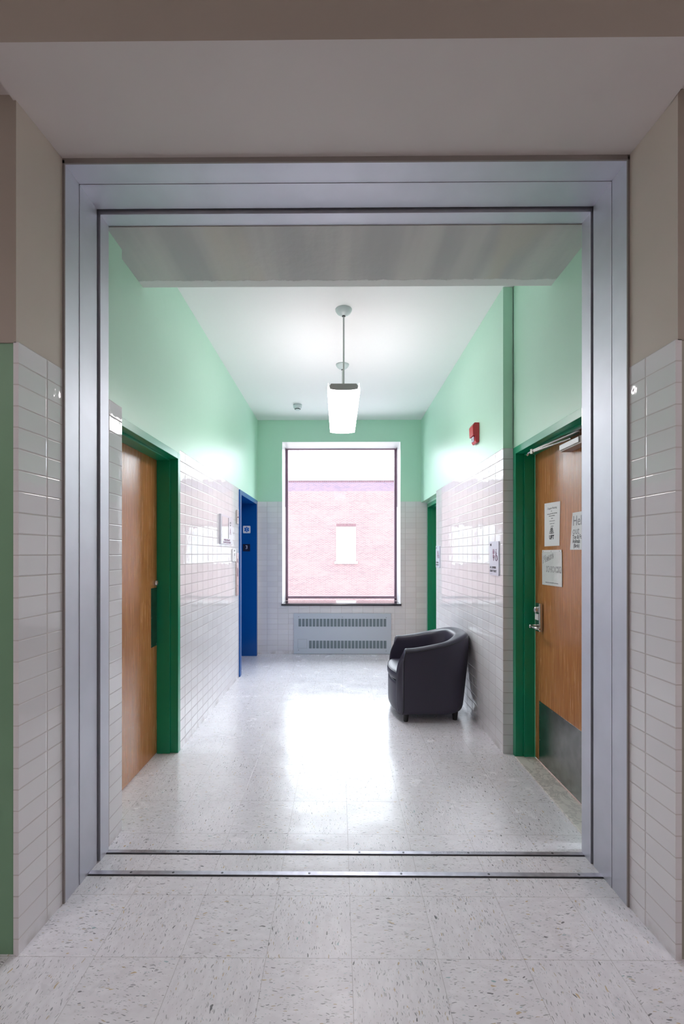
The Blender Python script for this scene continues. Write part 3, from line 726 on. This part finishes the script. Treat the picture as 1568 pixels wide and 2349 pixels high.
finish('cushion_piping', bm, LEATHER2, o, smooth=True)
pillow('seat_base', dplan(0.462, 0.508, 1.0, HW-0.080), [(0.062, 0.03), (0.068, 0.012), (0.085, 0.002), (0.12, 0.0), (0.30, 0.0), (0.320, 0.004), (0.328, 0.016)], LEATHER)
for (lx, ly) in ((0.575, 3.862), (0.575, 4.438), (1.005, 3.905), (1.005, 4.395)):
    bm = bmesh.new(); lathe(bm, [(0.017, 0.0), (0.019, 0.003), (0.026, 0.060), (0.027, 0.075)], 'Z', (lx, ly, 0), 24); finish('leg', bm, LEGM, t, smooth=False)

# --- signs on the right wall
def rounded(y0, y1, z0, z1, r, n_=6):
    pts = []
    for (cy, cz, a0) in ((y1-r, z1-r, 0), (y0+r, z1-r, PI/2), (y0+r, z0+r, PI), (y1-r, z0+r, 1.5*PI)):
        for i in range(n_+1): a = a0+PI/2*i/n_; pts.append((cy+r*math.cos(a), cz+r*math.sin(a)))
    return pts
def plateX(bm, x0, x1, pts, mi=0):
    A = [bm.verts.new((x0, y, z)) for y, z in pts]; B = [bm.verts.new((x1, y, z)) for y, z in pts]; k = len(pts)
    bm.faces.new(A); bm.faces.new(B[::-1])
    for i in range(k): bm.faces.new((A[i], A[(i+1) % k], B[(i+1) % k], B[i]))
    for f in bm.faces: f.material_index = mi
def plateY(bm, y0, y1, pts, mi=0):
    A = [bm.verts.new((x, y0, z)) for x, z in pts]; B = [bm.verts.new((x, y1, z)) for x, z in pts]; k = len(pts)
    bm.faces.new(A); bm.faces.new(B[::-1])
    for i in range(k): bm.faces.new((A[i], A[(i+1) % k], B[(i+1) % k], B[i]))
R_, U_ = (0, -1, 0), (0, 0, 1)
def restroom_sign(label, yc, num):
    t = thing('restroom_sign', label, 'sign', (XR, yc, 1.27), 'restroom signs on the right wall')
    bm = bmesh.new(); plateX(bm, XR-0.008, XR, rounded(yc-0.098, yc+0.098, 1.270, 1.526, 0.008)); finish('plate', bm, [SIGNP], t)
    xs = XR-0.0082
    text('room_number', num, INK, t, (xs, yc+0.086, 1.497-0.004), R_, U_, 0.024, 'LEFT', 0.0006, 0.0006)
    text('braille', '...', INKG, t, (xs, yc+0.086, 1.480), R_, U_, 0.018, 'LEFT')
    text('wording', 'ALL GENDER', INK, t, (xs, yc+0.086, 1.372-0.050), R_, U_, 0.0225, 'LEFT', 0.0006, 0.0006)
    text('wording', 'STAFF TOILET', INK, t, (xs, yc+0.086, 1.372-0.077), R_, U_, 0.0225, 'LEFT', 0.0006, 0.0006)
    text('braille', '.: :.. .:: .:..:', INKG, t, (xs, yc+0.080, 1.372-0.092), R_, U_, 0.012, 'LEFT')
    # toilet pictogram (cistern, bowl, foot)
    bm = bmesh.new()
    def py(p): return yc - p
    plateX(bm, xs-0.0008, xs, rounded(py(0.012)-0.0, py(-0.026), 1.432, 1.460, 0.003)); plateX(bm, xs-0.0008, xs, rounded(py(0.010), py(-0.024), 1.462, 1.468, 0.002))
    el = lambda cy, cz, ry, rz_: [(cy+ry*math.cos(2*PI*i/20), cz+rz_*math.sin(2*PI*i/20)) for i in range(20)]
    plateX(bm, xs-0.0008, xs, el(py(-0.007), 1.414, 0.017, 0.015)); plateX(bm, xs-0.0008, xs, [(py(-0.016), 1.408), (py(0.002), 1.408), (py(-0.001), 1.380), (py(-0.013), 1.380)])
    finish('toilet_symbol', bm, PLUM, t)
    # wheelchair pictogram
    bm = bmesh.new()
    ring = [Vector((xs-0.0004, py(0.052)+0.020*math.cos(2*PI*i/24), 1.402+0.021*math.sin(2*PI*i/24))) for i in range(25)]
    tube(bm, ring, 0.0026, 6, caps=False)
    tube(bm, [(xs, py(0.046), 1.452), (xs, py(0.044), 1.424), (xs, py(0.062), 1.418), (xs, py(0.074), 1.392), (xs, py(0.079), 1.393)], 0.0035, 6)
    tube(bm, [(xs, py(0.046), 1.438), (xs, py(0.064), 1.436)], 0.003, 6)
    plateX(bm, xs-0.0008, xs, el(py(0.046), 1.462, 0.007, 0.007))
    finish('wheelchair_symbol', bm, PLUM, t)
    return t
restroom_sign('pale blue toilet sign beside the near corner of the right tile wall', 3.413, '305')
restroom_sign('pale blue toilet sign beside the far green doorway', 5.345, '307')

# --- papers on the right door
def paper(name, label, pts, mtl, x=1.3765, th=0.0006):
    c = (x, sum(p[0] for p in pts)/len(pts), min(p[1] for p in pts))
    t = thing(name, label, 'paper notice', c)
    bm = bmesh.new(); plateX(bm, x-th, x, pts); finish('sheet', bm, mtl, t); return t
t = paper('door_notice', 'white printed notice with union emblem on the oak door, upper left', [(3.026, 1.768), (3.026, 1.482), (2.822, 1.484), (2.812, 1.760)], PAPER)
xs = 1.3757
text('heading', 'Chapter Meeting', INKG, t, (xs, 2.920, 1.722), R_, U_, 0.019, 'CENTER', 0.0003)
text('wording', 'for', INK, t, (xs, 2.925, 1.706), R_, U_, 0.010, 'CENTER', 0.0003)
text('wording', 'Teachers, paras & all UFT staff Tuesday', INK, t, (xs, 2.920, 1.690), R_, U_, 0.0085, 'CENTER', 0.0003)
text('wording', 'afternoon in the library', INK, t, (xs, 2.922, 1.676), R_, U_, 0.0085, 'CENTER', 0.0003)
for zz, s_ in ((1.660, 'Agenda'), (1.643, 'welcome and minutes'), (1.626, 'committee reports'), (1.609, 'new items'), (1.592, 'closing')):
    text('wording', s_, INKG, t, (xs, 2.918, zz), R_, U_, 0.0085, 'CENTER', 0.0003)
text('emblem_letters', 'UFT', INK, t, (xs, 2.925, 1.528), R_, U_, 0.036, 'CENTER', 0.0003, 0.0016, sx=1.0)
bm = bmesh.new()
for s_ in (-1, 1):
    for j in range(4):
        h0 = 1.562+j*0.0075; L = 0.032-j*0.006
        pts = [(2.925, h0), (2.925 + s_*L, h0+0.004+j*0.003), (2.925 + s_*(L-0.003), h0+0.009+j*0.004), (2.925, h0+0.0035)]
        plateX(bm, xs-0.0003, xs, pts)
plateX(bm, xs-0.0003, xs, [(2.923, 1.562), (2.927, 1.562), (2.927, 1.602), (2.923, 1.602)])
finish('open_book_emblem', bm, INK, t)
t = paper('door_notice', 'plastic sleeved please knock sign below the printed notice on the oak door', [(3.060, 1.442), (3.056, 1.226), (2.786, 1.228), (2.789, 1.445)], SLEEVE, th=0.0025)
bm = bmesh.new(); box(bm, 1.3725, 1.3765, 2.792, 3.054, 1.443, 1.458, bev=0.001); hs = finish('header_strip', bm, WHITEP, t)
for yy in (3.035, 2.925, 2.815):
    bm = bmesh.new(); lathe(bm, [(0.003, 1.3726), (0.003, 1.3722)], 'X', (0, yy, 1.450), 10); finish('hole', bm, INK, hs)
xs = 1.3737
def outline_text(s, yo, zo, size, sx=1.0, rot=0.0, shear=0.0):
    r = Vector((0, -math.cos(rot), math.sin(rot))); u = Vector((0, math.sin(rot), math.cos(rot)))
    text('lettering', s, INK, t, (xs, yo, zo), r, u, size, 'LEFT', 0.0002, 0.0016, sx, shear)
    text('lettering', s, PAPER, t, (xs-0.0003, yo, zo), r, u, size, 'LEFT', 0.0002, -0.0006, sx, shear)
outline_text('Please', 3.045, 1.370, 0.062, 1.0, math.radians(14), 0.2)
outline_text('KNOCK!', 2.998, 1.315, 0.052, 1.02)
text('wording', 'thank you for not entering while we are in session', INKG, t, (xs, 2.92, 1.243), R_, U_, 0.0085, 'CENTER', 0.0002)
t = paper('door_notice', 'handwritten notice half hidden by the steel jamb on the oak door', [(2.664, 1.674), (2.694, 1.457), (2.44, 1.455), (2.44, 1.674)], PAPER)
xs = 1.3757
def hand(s, yo, zo, size, sx=1.0, bold=0.0): text('handwriting', s, INKG if bold == 0 else INK, t, (xs, yo, zo), R_, U_, size, 'LEFT', 0.0002, bold, sx, 0.05)
hand('Help', 2.662, 1.598, 0.082, 0.85); hand('out', 2.664, 1.547, 0.062, 0.85)
hand('Toy & Food', 2.664, 1.520, 0.034, 0.8, 0.0004); hand('Animals', 2.664, 1.496, 0.032, 0.8, 0.0006); hand('(Birds)', 2.654, 1.470, 0.030, 0.8, 0.0005)

# --- signs on the left wall (read towards +Y)
L_ = (0, 1, 0)
t = thing('evacuation_sign', 'pale framed evacuation sign lettered A on the left tiled wall', 'sign', (XL, 4.60, 1.528))
bm = bmesh.new(); box(bm, XL, XL+0.022, 4.365, 4.840, 1.530, 1.822, bev=0.002)
finish('case', bm, mat('sign_case', (0.66, 0.66, 0.74), 0.15), t)
bm = bmesh.new(); box(bm, XL+0.022, XL+0.0235, 4.395, 4.640, 1.590, 1.800); finish('plan_window', bm, mat('plan_cover', (0.72, 0.68, 0.70), 0.04, spec=0.9), t)
bm = bmesh.new(); box(bm, XL+0.022, XL+0.026, 4.640, 4.650, 1.588, 1.802); finish('divider', bm, INKG, t)
xs = XL+0.0225
text('wording', 'ELEV', INKG, t, (xs, 4.735, 1.748), L_, U_, 0.026, 'CENTER', 0.0005)
text('wording', 'NO', INKG, t, (xs, 4.735, 1.722), L_, U_, 0.022, 'CENTER', 0.0005)
text('wording', 'A', PLUM, t, (xs, 4.735, 1.632), L_, U_, 0.098, 'CENTER', 0.0005)
text('wording', 'IN FIRE EMERGENCY', PLUM, t, (xs, 4.595, 1.562), L_, U_, 0.028, 'CENTER', 0.0005)
text('wording', 'DO NOT USE ELEVATOR', PLUM, t, (xs, 4.595, 1.538), L_, U_, 0.028, 'CENTER', 0.0005)
t = thing('elevator_sign', 'small white sign with dark heading beside the elevator call panel', 'sign', (XL, 4.95, 1.346))
bm = bmesh.new(); box(bm, XL, XL+0.012, 4.885, 5.035, 1.348, 1.486, bev=0.001); finish('plate', bm, WHITEP, t)
xs = XL+0.0122
text('wording', 'ELEV', INK, t, (xs, 4.965, 1.458), L_, U_, 0.026, 'CENTER', 0.0004, 0.0008)
bm = bmesh.new(); box(bm, xs, xs+0.0005, 4.945, 4.955, 1.375, 1.435); box(bm, xs, xs+0.0005, 4.965, 4.985, 1.410, 1.440); finish('figure', bm, INKG, t)
text('wording', 'floor 3', INKG, t, (xs, 4.965, 1.356), L_, U_, 0.012, 'CENTER', 0.0004)
t = thing('hall_lantern', 'small steel elevator signal plate high beside the blue doorway', 'signal', (XL, 5.13, 1.765))
bm = bmesh.new(); box(bm, XL, XL+0.014, 5.085, 5.175, 1.772, 1.930, bev=0.002); finish('plate', bm, CHROME, t)
bm = bmesh.new(); lathe(bm, [(0.010, XL+0.014), (0.008, XL+0.020)], 'X', (0, 5.135, 1.850), 16); finish('indicator', bm, BRONZE, t)
t = thing('call_panel', 'tall steel elevator call panel beside the blue doorway', 'call panel', (XL, 5.12, 0.955))
PANC = mat('panel_steel', (0.72, 0.62, 0.60), 0.25, 0.85)
bm = bmesh.new(); box(bm, XL, XL+0.010, 5.072, 5.188, 0.957, 1.442, bev=0.002); finish('plate', bm, PANC, t)
for (z0, z1) in ((1.330, 1.378), (1.175, 1.270)):
    bm = bmesh.new(); box(bm, XL+0.010, XL+0.0115, 5.118, 5.150, z0, z1); finish('button_plate', bm, BRONZE, t)
bm = bmesh.new(); lathe(bm, [(0.007, XL+0.010), (0.007, XL+0.014)], 'X', (0, 5.134, 1.07), 14); finish('key_switch', bm, CHROME, t)

# --- plates on the blue elevator jamb (facing the camera side)
yj = 6.305
t = thing('star_of_life_sign', 'white square plate with blue medical star on the blue elevator jamb', 'sign', (-1.283, yj, 1.72))
bm = bmesh.new(); plateY(bm, yj-0.003, yj, rounded(-1.334, -1.231, 1.720, 1.823, 0.010)); finish('plate', bm, WHITEP, t)
bm = bmesh.new(); cx_, cz_ = -1.2825, 1.7715
for k_ in range(3):
    a = PI/2 + k_*PI/3; dx, dz = math.cos(a), math.sin(a); px_, pz_ = -dz, dx
    plateY(bm, yj-0.0036-0.0001*k_, yj-0.003, [(cx_+dx*u*0.037+px_*v*0.0105, cz_+dz*u*0.037+pz_*v*0.0105) for u, v in ((-1, -1), (1, -1), (1, 1), (-1, 1))])
finish('medical_star', bm, mat('sign_blue', (0.01, 0.16, 0.55), 0.4), t)
bm = bmesh.new(); tube(bm, [(cx_, yj-0.0042, cz_-0.026), (cx_, yj-0.0042, cz_+0.026)], 0.0016, 8)
tube(bm, [(cx_+0.005*math.sin(i*0.9), yj-0.0042, cz_-0.020+i*0.0032) for i in range(13)], 0.0011, 6); finish('snake_and_staff', bm, WHITEP, t)
for (a, b) in ((-1, -1), (-1, 1), (1, -1), (1, 1)):
    bm = bmesh.new(); lathe(bm, [(0.003, yj-0.003), (0.003, yj-0.0036)], 'Y', (cx_+a*0.042, 0, cz_+b*0.042), 10); finish('rivet', bm, CHROME, t)
t = thing('floor_number_sign', 'black square plate with white floor number on the blue elevator jamb', 'sign', (-1.285, yj, 1.465))
bm = bmesh.new(); box(bm, -1.337, -1.236, yj-0.003, yj, 1.466, 1.567); finish('plate', bm, mat('black_plate', (0.012, 0.012, 0.03), 0.35), t)
text('number', '3', WHITEP, t, (-1.285, yj-0.0032, 1.500), (1, 0, 0), (0, 0, 1), 0.072, 'CENTER', 0.0004)
text('braille', '..', INKG, t, (-1.288, yj-0.0032, 1.480), (1, 0, 0), (0, 0, 1), 0.020, 'CENTER', 0.0004)

# ================================================================== OUTSIDE
YB = 28.0
t = thing('brick_building', 'red brick building with white paned windows seen across the courtyard', 'building', (0, YB, -9))
bm = bmesh.new(); box(bm, -24, 24, YB, YB+6, -9, 5.97); finish('brick_wall', bm, BRICK, t)
bm = bmesh.new(); box(bm, -24.1, 24.1, YB-0.06, YB+6.1, 5.97, 6.12); finish('coping', bm, STONE, t)
bm = bmesh.new()
for k in range(-34, 40):
    pass
for k in range(200): box(bm, -11+k*0.12+0.008, -11+k*0.12+0.112-0.02, YB-0.012, YB, 5.86, 5.96)
finish('soldier_course', bm, SOLDIER, t)
bm = bmesh.new(); tube(bm, [(-20, YB+0.9, 6.33), (20, YB+0.9, 6.33)], 0.03, 6)
for k in range(-16, 17): tube(bm, [(0.35+k*1.14, YB+0.9, 5.97), (0.35+k*1.14, YB+0.9, 6.33)], 0.016, 6)
finish('roof_railing', bm, INKG, t)
def far_window(xc, zb, hgt=2.15, wid=1.22):
    x0, x1 = xc-wid/2, xc+wid/2
    bm = bmesh.new()
    box(bm, x0, x1, YB-0.04, YB+0.02, zb, zb+hgt)
    f = finish('window', bm, STONE, t)
    bm = bmesh.new(); mx_, mz0, mz1 = 0.16, 0.16, 0.20; cw = (wid-2*mx_)/3; ch = (hgt-mz0-mz1)/4
    for i in range(3):
        for j in range(4): box(bm, x0+mx_+i*cw+0.03, x0+mx_+(i+1)*cw-0.03, YB-0.045, YB-0.035, zb+mz0+j*ch+0.03, zb+mz0+(j+1)*ch-0.03)
    finish('pane', bm, PANEM, f)
    bm = bmesh.new(); box(bm, x0-0.11, x1+0.11, YB-0.12, YB, zb-0.14, zb); finish('sill', bm, STONE, f)
    bm = bmesh.new()
    for k in range(14): box(bm, x0+k*wid/14+0.01, x0+(k+1)*wid/14-0.01, YB-0.01, YB, zb+hgt+0.02, zb+hgt+0.20)
    finish('lintel', bm, SOLDIER, f)
for xc in (0.475, -5.35, -6.85, 5.0, 6.4, 11.5, -12.5):
    for zb in (0.95, -3.78): far_window(xc, zb)
bm = bmesh.new(); box(bm, -40, 40, 7.1, 60, -9.3, -9.0); struct('ground', bm, ASPHALT)
